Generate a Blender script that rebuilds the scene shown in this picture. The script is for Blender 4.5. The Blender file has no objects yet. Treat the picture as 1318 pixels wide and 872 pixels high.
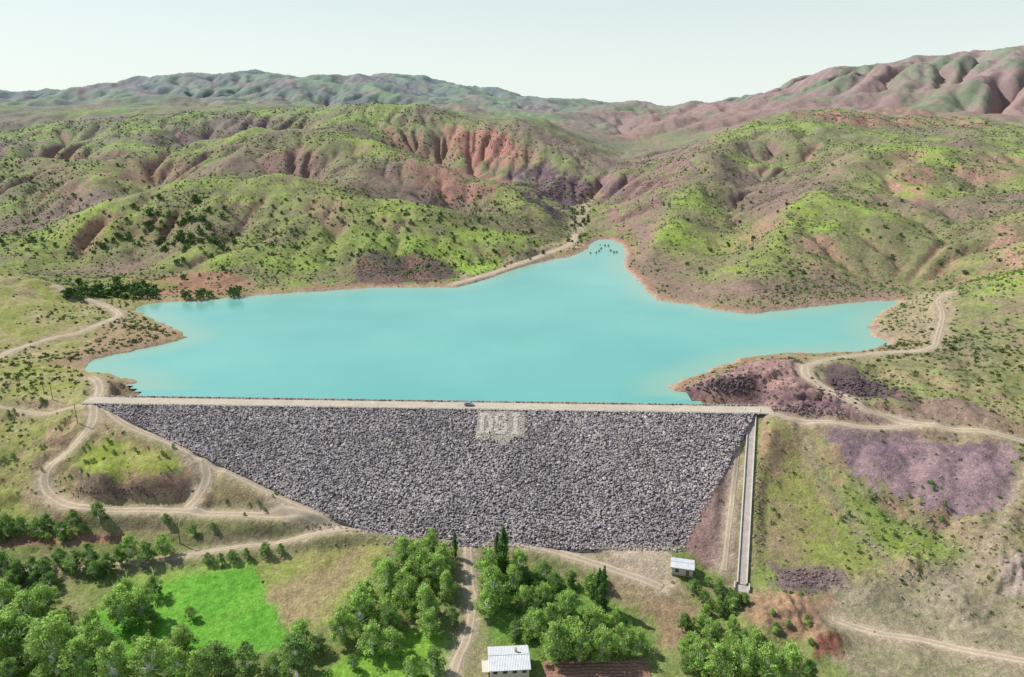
import bpy, bmesh, math, random, time
import numpy as np
from mathutils import Vector, Matrix
T0=time.time()
rng=np.random.default_rng(7); random.seed(7)
F=941.; TH=math.radians(16.9); CZ=124.
sc=bpy.context.scene
def ray(px,py):
    dx=(px-659)/F; dy=(436-py)/F
    return dx, math.cos(TH)+dy*math.sin(TH), -math.sin(TH)+dy*math.cos(TH)
def PZ(px,py,z):
    d=ray(px,py); t=(z-CZ)/d[2]; return (d[0]*t,d[1]*t,z)
def PY(px,py,Y):
    d=ray(px,py); t=Y/d[1]; return (d[0]*t,Y,CZ+d[2]*t)
def ss(a,b,x):
    t=np.clip((x-a)/(b-a),0,1); return t*t*(3-2*t)
_a=rng.uniform(0,2*math.pi,1024); GX=np.cos(_a); GY=np.sin(_a)
def perlin(x,y,seed=0):
    xi=np.floor(x).astype(np.int64); yi=np.floor(y).astype(np.int64)
    xf=x-xi; yf=y-yi
    u=xf*xf*xf*(xf*(xf*6-15)+10); v=yf*yf*yf*(yf*(yf*6-15)+10)
    def g(ix,iy,fx,fy):
        h=(ix*374761393+iy*668265263+seed*1446651) & 0x7fffffff
        h=((h^(h>>13))*1274126177) & 0x7fffffff
        h=(h^(h>>16))&1023
        return GX[h]*fx+GY[h]*fy
    a=g(xi,yi,xf,yf); b=g(xi+1,yi,xf-1,yf); c=g(xi,yi+1,xf,yf-1); d=g(xi+1,yi+1,xf-1,yf-1)
    return 1.5*((a*(1-u)+b*u)*(1-v)+(c*(1-u)+d*u)*v)
def fbm(x,y,wl,o=3,seed=0,gain=.5):
    r=0;a=1;s=0
    for i in range(o):
        r=r+a*perlin(x/wl+i*17.3,y/wl-i*9.1,seed+i); s+=a; a*=gain; wl=wl/2.03
    return r/s
# ------------------------------------------------------------- mesh helpers
def mk_mesh(name,V,Fc,mat,cols=None,smooth=True,parent=None,link=True):
    me=bpy.data.meshes.new(name)
    V=np.asarray(V,dtype=np.float32); Fc=np.asarray(Fc,dtype=np.int32)
    me.vertices.add(len(V)); me.vertices.foreach_set('co',V.ravel())
    k=Fc.shape[1]
    me.loops.add(Fc.size); me.loops.foreach_set('vertex_index',Fc.ravel())
    me.polygons.add(len(Fc)); me.polygons.foreach_set('loop_start',np.arange(0,Fc.size,k,dtype=np.int32))
    me.update(calc_edges=True)
    me.polygons.foreach_set('use_smooth',np.full(len(Fc),smooth))
    if cols is not None:
        c=np.ones((len(V),4),dtype=np.float32); c[:,:3]=cols
        at=me.attributes.new('Col','FLOAT_COLOR','POINT'); at.data.foreach_set('color',c.ravel())
    if mat: me.materials.append(mat)
    if not link: return me
    ob=bpy.data.objects.new(name,me); sc.collection.objects.link(ob)
    if parent: ob.parent=parent
    return ob
def empty(name,loc=(0,0,0),rz=0):
    e=bpy.data.objects.new(name,None); e.location=loc; e.rotation_euler=(0,0,rz); sc.collection.objects.link(e); return e
def box(name,c,s,mat,parent=None,bev=0.0):
    bm=bmesh.new(); bmesh.ops.create_cube(bm,size=1)
    for v in bm.verts: v.co=Vector((v.co.x*s[0]+c[0],v.co.y*s[1]+c[1],v.co.z*s[2]+c[2]))
    if bev: bmesh.ops.bevel(bm,geom=bm.edges[:],offset=bev,segments=2,affect='EDGES')
    me=bpy.data.meshes.new(name); bm.to_mesh(me); bm.free(); me.materials.append(mat)
    ob=bpy.data.objects.new(name,me); sc.collection.objects.link(ob); ob.parent=parent; return ob
# ------------------------------------------------------------- materials
def mat_new(name,rough=.9,spec=.2):
    m=bpy.data.materials.new(name); m.use_nodes=True; nt=m.node_tree
    b=nt.nodes['Principled BSDF']; b.inputs['Roughness'].default_value=rough
    b.inputs['Specular IOR Level'].default_value=spec
    return m,nt,b
def noise_mul(nt,colsock,scales,lo,hi,coord):
    cur=colsock
    for s,l,h in zip(scales,lo,hi):
        n=nt.nodes.new('ShaderNodeTexNoise'); n.inputs['Scale'].default_value=s; n.inputs['Detail'].default_value=4; n.inputs['Roughness'].default_value=.65
        nt.links.new(coord,n.inputs['Vector'])
        mr=nt.nodes.new('ShaderNodeMapRange'); mr.inputs[1].default_value=.3; mr.inputs[2].default_value=.7; mr.inputs[3].default_value=l; mr.inputs[4].default_value=h
        nt.links.new(n.outputs['Fac'],mr.inputs[0])
        mx=nt.nodes.new('ShaderNodeVectorMath'); mx.operation='SCALE'
        nt.links.new(cur,mx.inputs[0]); nt.links.new(mr.outputs[0],mx.inputs['Scale']); cur=mx.outputs[0]
    return cur
def mat_attr(name,scales=(.25,1.3),lo=(.75,.75),hi=(1.25,1.25),rough=.95,spec=.1,bump=0.,bscale=.8,flat=None,transl=0.):
    m,nt,b=mat_new(name,rough,spec)
    geo=nt.nodes.new('ShaderNodeNewGeometry')
    if flat is None:
        at=nt.nodes.new('ShaderNodeAttribute'); at.attribute_name='Col'; src=at.outputs['Color']
    else:
        r=nt.nodes.new('ShaderNodeRGB'); r.outputs[0].default_value=(*flat,1); src=r.outputs[0]
    c=noise_mul(nt,src,scales,lo,hi,geo.outputs['Position']) if scales else src
    nt.links.new(c,b.inputs['Base Color'])
    if bump:
        n=nt.nodes.new('ShaderNodeTexNoise'); n.inputs['Scale'].default_value=bscale; n.inputs['Detail'].default_value=6; n.inputs['Roughness'].default_value=.7
        nt.links.new(geo.outputs['Position'],n.inputs['Vector'])
        bp=nt.nodes.new('ShaderNodeBump'); bp.inputs['Strength'].default_value=.9; bp.inputs['Distance'].default_value=bump
        nt.links.new(n.outputs['Fac'],bp.inputs['Height']); nt.links.new(bp.outputs[0],b.inputs['Normal'])
    if transl:
        tr=nt.nodes.new('ShaderNodeBsdfTranslucent'); nt.links.new(c,tr.inputs['Color'])
        ms=nt.nodes.new('ShaderNodeMixShader'); ms.inputs[0].default_value=transl
        nt.links.new(b.outputs[0],ms.inputs[1]); nt.links.new(tr.outputs[0],ms.inputs[2])
        nt.links.new(ms.outputs[0],nt.nodes['Material Output'].inputs['Surface'])
    return m
M_terr=mat_attr('terrain_soil_grass',(.09,.4,1.5),(.9,.70,.66),(1.1,1.25,1.28),bump=1.0,bscale=.45)
M_rock=mat_attr('quarried_rock',(1.5,),(.8,),(1.2,))
M_leaf=mat_attr('leaves',(.6,),(.82,),(1.18,),rough=.7,spec=.15,transl=.45)
M_bush=mat_attr('scrub_leaves',(),(),(),rough=.9)
M_bark=mat_attr('bark',(3,),(.7,),(1.3,),flat=(.09,.07,.05))
M_road=mat_attr('dirt_track',(.15,.9,3),(.88,.85,.85),(1.1,1.12,1.15),bump=.12,bscale=2)
M_conc=mat_attr('concrete',(.4,2),(.85,.9),(1.1,1.1),flat=(.60,.57,.52))
M_conc2=mat_attr('old_concrete',(.4,2),(.8,.85),(1.1,1.1),flat=(.44,.39,.35))
M_plaster=mat_attr('plaster',(.8,3),(.88,.92),(1.06,1.05),flat=(.55,.50,.44))
M_metal=mat_attr('sheet_metal_roof',(.6,3),(.85,.93),(1.08,1.05),flat=(.6,.62,.64),rough=.5,spec=.4)
M_glass,_,_b=mat_new('window_glass',.1,.5); _b.inputs['Base Color'].default_value=(.03,.04,.05,1)
M_dark,_,_b=mat_new('rubber',.8,.2); _b.inputs['Base Color'].default_value=(.02,.02,.02,1)
M_wood=mat_attr('weathered_wood',(2,),(.8,),(1.2,),flat=(.17,.13,.10))
M_car,_,_b=mat_new('car_paint',.3,.5); _b.inputs['Base Color'].default_value=(.22,.28,.34,1)
# ------------------------------------------------------------- shoreline
shore_px=[(196,513),(192,503),(178,492),(150,484),(108,476),(118,466),(150,456),(200,446),(241,434),(228,426),(195,410),(172,398),(205,390),(250,388),(310,382),(400,376),(480,371),(560,370),(590,368),(630,357),(660,346),(700,337),(742,328),(756,319),(765,311),(782,308),(799,315),(806,328),(803,344),(822,362),(842,384),(880,391),(920,399),(958,404),(1000,401),(1060,394),(1110,389),(1155,388),(1135,402),(1120,418),(1122,432),(1143,440),(1110,452),(1050,455),(990,457),(950,464),(900,482),(866,494),(862,502),(876,517)]
shore=[PZ(a,b,0)[:2] for a,b in shore_px]
A=np.array([-184.,304.]); B=np.array([108.,292.8])
e=(B-A)/np.linalg.norm(B-A); nrm=np.array([e[1],-e[0]])
LEN=float(np.linalg.norm(B-A))
def sq(x,y):
    return (x-A[0])*e[0]+(y-A[1])*e[1], (x-A[0])*nrm[0]+(y-A[1])*nrm[1]
def w_from(s,q): return A[0]+e[0]*s+nrm[0]*q, A[1]+e[1]*s+nrm[1]*q
sh_poly=np.array(shore+[w_from(LEN-10,2)]+[w_from(8,2)])
def densify(P,n=6):
    P=np.asarray(P,float); out=[]
    for i in range(len(P)-1):
        p0=P[max(i-1,0)];p1=P[i];p2=P[i+1];p3=P[min(i+2,len(P)-1)]
        for k in range(n):
            t=k/n
            out.append(.5*((2*p1)+(-p0+p2)*t+(2*p0-5*p1+4*p2-p3)*t*t+(-p0+3*p1-3*p2+p3)*t**3))
    out.append(P[-1]); return np.array(out)
def poly_sd(x,y,P,maxd=60.):
    d=np.full(x.shape,maxd)
    bb=(x>P[:,0].min()-maxd)&(x<P[:,0].max()+maxd)&(y>P[:,1].min()-maxd)&(y<P[:,1].max()+maxd)
    idx=np.nonzero(bb)[0]
    if len(idx)==0: return d
    X=x[idx];Y=y[idx];D=np.full(X.shape,maxd**2);I=np.zeros(X.shape,bool)
    n=len(P)
    for i in range(n):
        a=P[i];b=P[(i+1)%n]; ab=b-a; L=ab@ab+1e-9
        t=np.clip(((X-a[0])*ab[0]+(Y-a[1])*ab[1])/L,0,1)
        D=np.minimum(D,(X-a[0]-t*ab[0])**2+(Y-a[1]-t*ab[1])**2)
        if a[1]!=b[1]:
            c=((a[1]>Y)!=(b[1]>Y))&(X<(b[0]-a[0])*(Y-a[1])/(b[1]-a[1])+a[0]); I^=c
    D=np.sqrt(D); d[idx]=np.where(I,-D,D); return d
def line_d(x,y,P,z,maxd=12.):
    d=np.full(x.shape,maxd); zz=np.zeros(x.shape)
    for i in range(len(P)-1):
        a=P[i];b=P[i+1]; ab=b-a; L=ab@ab+1e-9
        lo=np.minimum(a,b)-maxd; hi=np.maximum(a,b)+maxd
        idx=np.nonzero((x>lo[0])&(x<hi[0])&(y>lo[1])&(y<hi[1]))[0]
        if not len(idx): continue
        X=x[idx];Y=y[idx]
        t=np.clip(((X-a[0])*ab[0]+(Y-a[1])*ab[1])/L,0,1)
        D=np.sqrt((X-a[0]-t*ab[0])**2+(Y-a[1]-t*ab[1])**2)
        m=D<d[idx]; j=idx[m]; d[j]=D[m]; zz[j]=(z[i]*(1-t)+z[i+1]*t)[m]
    return d,zz
# ------------------------------------------------------------- terrain control points
C=[]
def cz(*L):
    for a,b,z in L: C.append(PZ(a,b,z))
def cy(*L):
    for a,b,Y in L: C.append(PY(a,b,Y))
def ridge(*L):
    P=[PY(a,b,Y) for a,b,Y in L]
    for p in densify(P,3): C.append(tuple(p))
def valley(*L):
    for p in densify(L,3): C.append(tuple(p))
cz((-150,872,-37),(0,872,-38),(330,872,-38),(660,872,-38),(900,872,-37),(1100,872,-34),(1318,872,-29),(1480,872,-24),
 (660,1000,-38),(0,1000,-38),(1318,1000,-32),
 (0,760,-34),(250,740,-33),(450,720,-31),(600,700,-28),(700,706,-28),(830,745,-30),(450,790,-35),(650,780,-33),(850,800,-34),(960,780,-33),
 (0,700,-30),(150,690,-29),(350,692,-27.5),(0,655,-24),(200,658,-23.5),(380,668,-24),(-150,690,-28),(-150,600,-10),
 (130,572,-8),(165,575,-8),(210,578,-9),(110,592,-10),(235,598,-11),(170,604,-10.5),(205,612,-12),(130,614,-12),(160,636,-20),(150,648,-22),(240,645,-21),(60,620,-18),(90,655,-23),
 (110,545,-4),(125,515,2.5),(130,490,3),(0,620,-18),(0,580,-10),(40,545,-5),(0,540,-4),(0,500,3),(60,500,2),(0,472,6),(60,482,4),
 (-150,500,10),(265,590,-11),(330,625,-17),(220,570,-7),(160,540,-1.5),(150,410,6),(60,440,4),(110,428,4),(200,430,4),
 (60,352,4),(200,372,2),(300,368,2.5),(110,375,3),
 (900,492,3),(940,480,7),(980,466,6),(1050,470,5),(1040,475,6),(1100,520,3),(1150,545,1),(1318,565,0),(1250,520,5),(1200,470,7),(1318,500,8),
 (1000,500,7),(1000,535,2),(1100,562,-1),(1200,600,-6),(1318,600,-5),(1010,620,-14),(1100,650,-17),(1200,680,-19),(1318,680,-15),(1480,600,0),
 (1000,700,-25),(1100,740,-27),(1200,760,-28),(1318,760,-24),(968,535,2.5),(961,650,-19),(955,750,-31),(925,640,-19),(900,720,-29),
 (1200,440,5),(1200,368,6),(1150,378,3))
cz(*[(a,b,0) for a,b in shore_px[::2]])
cy((0,400,430),(0,345,520),(60,363,500),(-150,350,500),(350,340,590),(200,340,590),(560,340,600),(100,340,600))
ridge((20,322,640),(100,285,700),(180,252,760),(260,238,790),(330,234,800),(400,240,790),(470,256,760),(540,276,730),(610,298,690),(690,322,640))
ridge((330,234,800),(360,275,700),(390,318,630))
ridge((470,256,760),(500,300,670),(520,330,615))
ridge((180,252,760),(190,300,680),(180,335,620))
ridge((160,205,1030),(260,186,1080),(340,170,1130),(420,176,1060),(500,196,990),(580,222,930),(650,250,880),(715,282,820))
ridge((340,170,1130),(300,200,990),(280,222,900))
ridge((500,196,990),(470,222,900))
ridge((0,205,1050),(80,214,1000),(130,235,930),(120,262,840))
ridge((300,148,1550),(400,148,1450),(480,139,1420),(560,145,1370),(640,160,1300),(710,180,1240),(768,208,1150))
ridge((200,160,1400),(160,205,1030)); ridge((480,139,1420),(450,160,1250),(420,176,1060))
cy((0,145,1700),(150,141,1700),(60,165,1400),(-200,145,1600),(-150,200,1100))
valley((60,740,4),(15,800,10),(-60,850,18),(-150,890,24),(-270,895,30),(-430,880,22),(-560,800,11),(-640,720,7))
valley((85,950,7),(30,1040,22),(-30,1085,32),(-120,1160,44),(-300,1230,52),(-500,1240,46),(-700,1120,30),(-900,1000,18))
valley((62,800,1.5),(72,860,3),(92,1010,5.5),(118,1200,10),(160,1450,16),(240,1750,26),(330,2050,45))
valley((-430,880,22),(-470,960,32),(-560,1060,44)); valley((-120,1160,44),(-130,1260,58),(-190,1340,76))
ridge((812,325,620),(842,305,680),(868,280,760),(892,255,850),(915,228,960),(935,200,1080),(950,175,1220),(965,158,1380),(1050,147,1500))
ridge((892,255,850),(850,258,880),(812,270,880)); ridge((935,200,1080),(880,205,1120),(832,222,1130))
ridge((962,380,500),(975,342,555),(992,305,620),(1012,275,685),(1045,247,765),(1085,220,865),(1120,196,980),(1160,178,1120),(1190,168,1280))
ridge((1012,275,685),(1060,300,620),(1085,340,555)); ridge((1085,220,865),(1120,250,750),(1140,290,650))
ridge((1190,350,540),(1195,310,610),(1205,276,690),(1215,243,780),(1232,210,890),(1255,190,1000),(1290,174,1150))
ridge((1318,330,530),(1345,290,620),(1360,250,730),(1400,215,860))
cy((1318,165,1500),(1250,158,1600),(1150,141,1750),(1500,220,800),(1480,300,560),(1318,350,470),(1250,383,450),(1200,410,430),(1318,420,385),(1480,380,420))
valley((122,494,.5),(152,560,3),(182,640,7),(222,740,15),(265,850,27),(310,970,42),(350,1100,62))
valley((262,500,.5),(300,560,2.5),(335,640,6),(385,760,13),(450,880,27),(510,1020,46))
valley((322,500,3),(378,560,5),(425,640,9),(500,760,17),(570,900,34))
valley((118,1200,10),(200,1260,28),(290,1330,55))
cy((700,155,1900),(800,161,2000),(860,157,2000),(600,147,2100),(400,140,2500),(200,138,2500),(0,138,2500),(1000,146,2300),(1200,148,2300),(1318,152,2300),
 (-60,112,4800),(0,118,4800),(60,132,4600),(130,126,4500),(200,105,4500),(235,93,4500),(275,100,4500),(320,90,4500),(370,101,4500),(440,104,4500),(500,97,4500),(560,101,4500),(640,119,4400),(740,135,4200),
 (830,149,4000),(880,149,3800),(925,136,3600),(980,131,3400),(1060,98,3400),(1150,86,3400),(1200,78,3400),(1250,71,3400),(1318,62,3400),(1450,48,3400),
 (300,124,3400),(500,126,3400),(100,134,3400),(650,140,3300),(1100,122,2700),(1250,110,2700),(1318,100,2700),(-200,108,4600))
for az in (-55,-30,-15,0,15,30,55):
    a=math.radians(az); C.append((9500*math.sin(a),9500*math.cos(a),60)); C.append((6500*math.sin(a),6500*math.cos(a),120))
def plane(q): return 3-np.maximum(np.abs(q)-4,0)/2
bl=[(0,4),(30,16.5),(60,29),(90,41.5),(117,53),(141,62)]; br=[(LEN-5,4),(LEN-15,19),(LEN-25,34),(LEN-35,49),(LEN-44,62)]
for s,q in bl+br:
    x,y=w_from(s+(-4 if s<150 else 4),q); C.append((x,y,float(plane(q))))
kept=[]
for p in C:
    ok=True; r=math.hypot(p[0],p[1])
    if r>380:
        for q in kept:
            d=math.hypot(p[0]-q[0],p[1]-q[1])
            if d<.014*r or abs(p[2]-q[2])>.5*d+1.5: ok=False; break
    else:
        for q in kept:
            if math.hypot(p[0]-q[0],p[1]-q[1])<1.5: ok=False; break
    if ok: kept.append(p)
C=np.array(kept)
Cu=np.arctan2(C[:,0],C[:,1]); Cv=np.log(np.hypot(C[:,0],C[:,1])); Cz=C[:,2]
c2=.012**2
def ker(du,dv): return -np.sqrt(du*du+dv*dv+c2)
n=len(C)
Pm=np.stack([np.ones(n),Cu,Cv],1)
K2=ker(Cu[:,None]-Cu[None],Cv[:,None]-Cv[None]); K2[np.arange(n),np.arange(n)]+=.004
Msys=np.block([[K2,Pm],[Pm.T,np.zeros((3,3))]])
sol=np.linalg.solve(Msys,np.concatenate([Cz,np.zeros(3)]))
NA,NR=1150,1060
U=np.linspace(math.radians(-50),math.radians(50),NA); V_=np.linspace(math.log(120),math.log(8500),NR)
cu=np.linspace(U[0],U[-1],NA//3); cv=np.linspace(V_[0],V_[-1],NR//3)
GU,GV=np.meshgrid(cu,cv)
Z=sol[n]+sol[n+1]*GU+sol[n+2]*GV
for i in range(n): Z+=sol[i]*ker(GU-Cu[i],GV-Cv[i])
def upsample(Zc):
    fi=np.linspace(0,Zc.shape[0]-1,NR); fj=np.linspace(0,Zc.shape[1]-1,NA)
    i0=np.minimum(fi.astype(int),Zc.shape[0]-2); j0=np.minimum(fj.astype(int),Zc.shape[1]-2)
    a=(fi-i0)[:,None]; b=(fj-j0)[None]
    Zr=Zc[i0]*(1-a)+Zc[i0+1]*a
    return Zr[:,j0]*(1-b)+Zr[:,j0+1]*b
Z=upsample(Z).ravel()
GU,GV=np.meshgrid(U,V_); R=np.exp(GV); X=(R*np.sin(GU)).ravel(); Y=(R*np.cos(GU)).ravel(); R=R.ravel()
def Hf(x,y,Zg=None):
    Zg=Z2 if Zg is None else Zg
    x=np.asarray(x,float);y=np.asarray(y,float)
    u=(np.arctan2(x,y)-U[0])/(U[-1]-U[0])*(NA-1); v=(np.log(np.hypot(x,y))-V_[0])/(V_[-1]-V_[0])*(NR-1)
    u=np.clip(u,0,NA-1.001); v=np.clip(v,0,NR-1.001); j=u.astype(int); i=v.astype(int); a=v-i; b=u-j
    return (Zg[i,j]*(1-a)*(1-b)+Zg[i+1,j]*a*(1-b)+Zg[i,j+1]*(1-a)*b+Zg[i+1,j+1]*a*b)
wx=X+2.2*perlin(X/11,Y/11,5)+1.2*perlin(X/4,Y/4,6); wy=Y+2.2*perlin(X/11,Y/11,7)+1.2*perlin(X/4,Y/4,8)
SHP=np.vstack([densify(shore,4),sh_poly[-2:]])
sd=poly_sd(wx,wy,SHP,160.)
# ------------------------------------------------------------- fluvial erosion
def erode(z,dx,its,Kdt,fixed,D=.08,m=.5):
    H_,W_=z.shape; idx=np.arange(H_*W_).reshape(H_,W_)
    fx=fixed.ravel()
    for it in range(its):
        zp=np.pad(z,1,constant_values=1e9); best=np.zeros(z.shape); rec=idx.copy(); dist=np.ones(z.shape)
        for di in(-1,0,1):
            for dj in(-1,0,1):
                if di==0 and dj==0: continue
                dl=dx*math.hypot(di,dj); s=(z-zp[1+di:1+di+H_,1+dj:1+dj+W_])/dl
                k=s>best; best=np.where(k,s,best); rec=np.where(k,idx+di*W_+dj,rec); dist=np.where(k,dl,dist)
        order=np.argsort(z.ravel(),kind='stable').tolist(); rl=rec.ravel().tolist(); Ar=[dx*dx]*(H_*W_)
        for i in reversed(order):
            r=rl[i]
            if r!=i: Ar[r]+=Ar[i]
        An=np.array(Ar); f=(Kdt*An**m/dist.ravel()); f[fx]=0; fl=f.tolist(); zl=z.ravel().tolist()
        for i in order:
            r=rl[i]
            if r!=i:
                q=fl[i]
                if q: zl[i]=(zl[i]+q*zl[r])/(1+q)
        z2=np.array(zl).reshape(H_,W_)
        zp=np.pad(z2,1,mode='edge'); lap=zp[:-2,1:-1]+zp[2:,1:-1]+zp[1:-1,:-2]+zp[1:-1,2:]-4*z2
        z=np.where(fixed,z,z2+D*lap)
    return z,An.reshape(H_,W_)
def bil(G,x,y,x0,y0,dx):
    j=np.clip((x-x0)/dx,0,G.shape[1]-1.001); i=np.clip((y-y0)/dx,0,G.shape[0]-1.001); jj=j.astype(int);ii=i.astype(int);b=j-jj;a=i-ii
    return G[ii,jj]*(1-a)*(1-b)+G[ii+1,jj]*a*(1-b)+G[ii,jj+1]*(1-a)*b+G[ii+1,jj+1]*a*b
Z2=Z.reshape(NR,NA)
dx=5.0; ex=np.arange(-1350,1350,dx); ey=np.arange(372,2100,dx); EX,EY=np.meshgrid(ex,ey)
e0=Hf(EX,EY); esd=Hf(EX,EY,sd.reshape(NR,NA)); upE=ss(5,110,esd)*np.maximum(ss(380,520,EY),0)
e1=e0+upE*(fbm(EX,EY,170,3,31)*14+fbm(EX,EY,45,3,35)*5+2)+rng.normal(0,.3,e0.shape)
e1=np.where(esd<1,0,np.maximum(e1,.2))
fixed=(esd<1)
e2,Aacc=erode(e1.copy(),dx,20,.030,fixed,.055)
lA=np.log10(Aacc)
def blur(G,n):
    for _ in range(n):
        p=np.pad(G,1,mode='edge'); G=(p[:-2,1:-1]+p[2:,1:-1]+p[1:-1,:-2]+p[1:-1,2:]+2*G)/6
    return G
bb_=blur(e2,90); rel=e2-bb_; rel2=e2-blur(e2,10)
e2=e2+upE*(.4*rel+.5*rel2+2.)
dE=(e2-e0)
edge=ss(-1350,-1290,X)*ss(1345,1290,X)*ss(372,400,Y)*ss(2090,1850,Y)
Z+=bil(dE,X,Y,ex[0],ey[0],dx)*edge
REL=bil(rel,X,Y,ex[0],ey[0],dx)*edge; REL2=bil(rel2,X,Y,ex[0],ey[0],dx)*edge; LA=bil(lA,X,Y,ex[0],ey[0],dx)*edge
dxf=27.; fxg=np.arange(-5000,5000,dxf); fyg=np.arange(2000,5600,dxf); FX,FY=np.meshgrid(fxg,fyg)
f0=Hf(FX,FY); f1=f0+fbm(FX,FY,800,4,41)*90+rng.normal(0,4,f0.shape)
f2,_=erode(f1.copy(),dxf,16,.07,np.zeros(f0.shape,bool),.02)
edf=ss(2000,2500,Y)*ss(5600,5100,Y)*ss(-5000,-4700,X)*ss(5000,4700,X)
relf=f2-blur(f2,50); f2=f2+.9*relf
f2+= (blur(f0,60)-blur(f2,60))*.85
Z+=bil(f2-f0,X,Y,fxg[0],fyg[0],dxf)*edf; RELF=bil(relf,X,Y,fxg[0],fyg[0],dxf)*edf
# ------------------------------------------------------------- small relief
b2=np.abs(perlin(X/62,Y/62,12)); b3=np.abs(perlin(X/26,Y/26,13)); b4=np.abs(perlin(X/11,Y/11,14))
fine=ss(2,25,sd)
Z+=fine*np.where(Y>380,1,.25)*((b3-.28)*1.8*ss(380,520,Y)+(b4-.28)*1.0)
rs=ss(120,150,X)*ss(175,195,Y)*(1-ss(330,380,Y))
Z+=rs*((b3-.28)*5.5+fbm(X,Y,30,3,55)*2.8+(b4-.28)*1.2)
ls=(1-ss(-190,-150,X))*ss(205,225,Y)*(1-ss(430,500,Y)); Z+=ls*(fbm(X,Y,24,3,56)*1.8)
lt=ls*(1-ss(285,300,Y))*(X<-150)*ss(-.35,.15,fbm(X,Y,30,2,58))
tz=(Z+1.6*fbm(X,Y,35,2,57))/4.2; tfr=tz-np.floor(tz); Z=Z+lt*.5*4.2*((ss(.5,.95,tfr))-tfr); riser=lt*ss(.55,.7,tfr)*(1-ss(.9,1.0,tfr))
Z+=fbm(X,Y,7,3,40)*.25+ss(1500,3000,R)*(fbm(X,Y,90,3,43)*9+fbm(X,Y,35,2,44)*4)
for px,py,z,r,h in [(1065,825,-33,5,3.2),(1050,838,-33,4,2.5),(1302,745,-24,9,6),(1010,795,-33,9,4),(1290,770,-26,10,3),(980,810,-34,6,2),(1180,850,-31,5,1.5),(1120,760,-28,8,2.5),(1180,720,-23,9,3),(1240,800,-28,7,2)]:
    p=PZ(px,py,z); d2=((X-p[0])**2+(Y-p[1])**2)/(r*r); Z+=h*np.exp(-d2)*(1+.35*perlin(X/2.5,Y/2.5,61))
oc=poly_sd(X,Y,np.array([PZ(a,b,5)[:2] for a,b in [(880,500),(930,478),(985,463),(1030,466),(1040,490),(1100,520),(1090,540),(990,522),(940,517)]]),30)
ocm=ss(6,-6,oc); tz=(Z+2*perlin(X/9,Y/9,70))/3.0; Z=Z*(1-ocm)+ocm*(3.0*(np.floor(tz)+ss(.35,.7,tz-np.floor(tz)))+1.2*np.abs(perlin(X/4,Y/4,71))+1)
Zs=np.where(sd<0,-np.minimum(-sd*.35+.15,7),.25+.16*sd+.5*ss(0,4,sd))
wsh=ss(4,30,sd)
Z=np.where(sd<0,Zs,Zs*(1-wsh)+np.maximum(Z,.4)*wsh*(Y>310)+Z*wsh*(Y<=310))
S_,Q_=sq(X,Y)
upk=ss(-2,-10,Q_)*(sd>0)*ss(60,25,sd)
Z=Z*(1-upk)+np.maximum(Z,.35+.02*np.minimum(sd,50))*upk
damP=np.array([w_from(s,q) for s,q in [(-2,-18),(LEN+2,-18),(LEN,4),(LEN-5,4),(LEN-44,62),(141,62),(117,53),(60,29),(0,4),(-2,-4)]])
dd=poly_sd(X,Y,damP,30.)
pz=np.maximum(plane(Q_),np.where(Q_>0,-27.,-9.))
w=ss(0,13,dd)
Z=np.where(dd<0,pz-1.6*ss(0,3.5,-dd),pz*(1-w)+Z*w)
Z2=Z.reshape(NR,NA)
TT=np.exp(np.linspace(math.log(140),math.log(8000),5000))
def hit(px,py):
    d=ray(px,py); x=d[0]*TT;y=d[1]*TT;z=CZ+d[2]*TT
    h=Hf(x,y); m=np.nonzero(z<=h)[0]
    k=m[0] if len(m) else len(TT)-1
    return float(x[k]),float(y[k]),float(h[k])
# ------------------------------------------------------------- roads
roads=[
 ([(-40,470),(0,460),(20,450),(60,438),(110,425),(145,411),(152,403),(130,392),(95,380),(72,368)],2.2),
 ([(118,486),(128,498),(121,518),(118,545),(95,575),(66,600),(57,622),(72,643),(110,652),(200,656),(300,662),(380,666),(440,674),(500,680),(545,686),(600,692),(650,699),(700,706),(760,724),(820,744),(852,757)],2.4),
 ([(128,519),(160,546),(220,571),(265,592),(330,625),(400,656),(445,673)],2.0),
 ([(262,592),(266,615),(255,640),(240,656)],2.6),
 ([(603,694),(603,730),(608,780),(601,820),(588,852),(580,880)],2.0),
 ([(500,682),(440,682),(380,694),(320,703),(250,714),(200,722),(130,727),(60,730),(0,733)],1.4),
 ([(1036,470),(1040,485),(1075,505),(1110,525),(1150,538),(1200,546),(1260,553),(1340,572)],2.8),
 ([(978,530),(1010,537),(1060,545),(1110,550),(1180,546)],2.2),
 ([(1036,472),(1075,462),(1130,455),(1195,449),(1207,432),(1213,405),(1208,388),(1224,376)],2.0),
 ([(1080,800),(1130,816),(1200,828),(1260,840),(1350,856)],1.9),
 ([(582,367),(620,356),(660,342),(700,327),(735,314),(741,302)],3.0),
 ([(952,560),(945,620),(938,680),(932,735)],1.2),
 ([(1330,590),(1308,630),(1285,680),(1245,740)],.75),
 ([(1035,550),(1050,600),(1085,660),(1130,710),(1165,750)],.4),
 ([(-30,520),(20,528),(70,532),(112,522)],1.2),
]
road_pts=[]
for pts,hw_ in roads:
    P=np.array([hit(a,b) for a,b in pts]); P=densify(P,8)
    zz=Hf(P[:,0],P[:,1])
    for k in range(6): zz[1:-1]=(zz[:-2]+2*zz[1:-1]+zz[2:])/4
    road_pts.append((P[:,:2].copy(),zz,hw_))
roadd=np.full(X.shape,14.)
for P,zz,hw_ in road_pts:
    d,zr=line_d(X,Y,P,zz,14.)
    w=np.where(d<14,1-ss(hw_+.8,hw_+5,d),0)
    Z=Z*(1-w)+zr*w
    roadd=np.minimum(roadd,d-hw_+(1.2 if hw_<.8 else 0))
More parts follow.
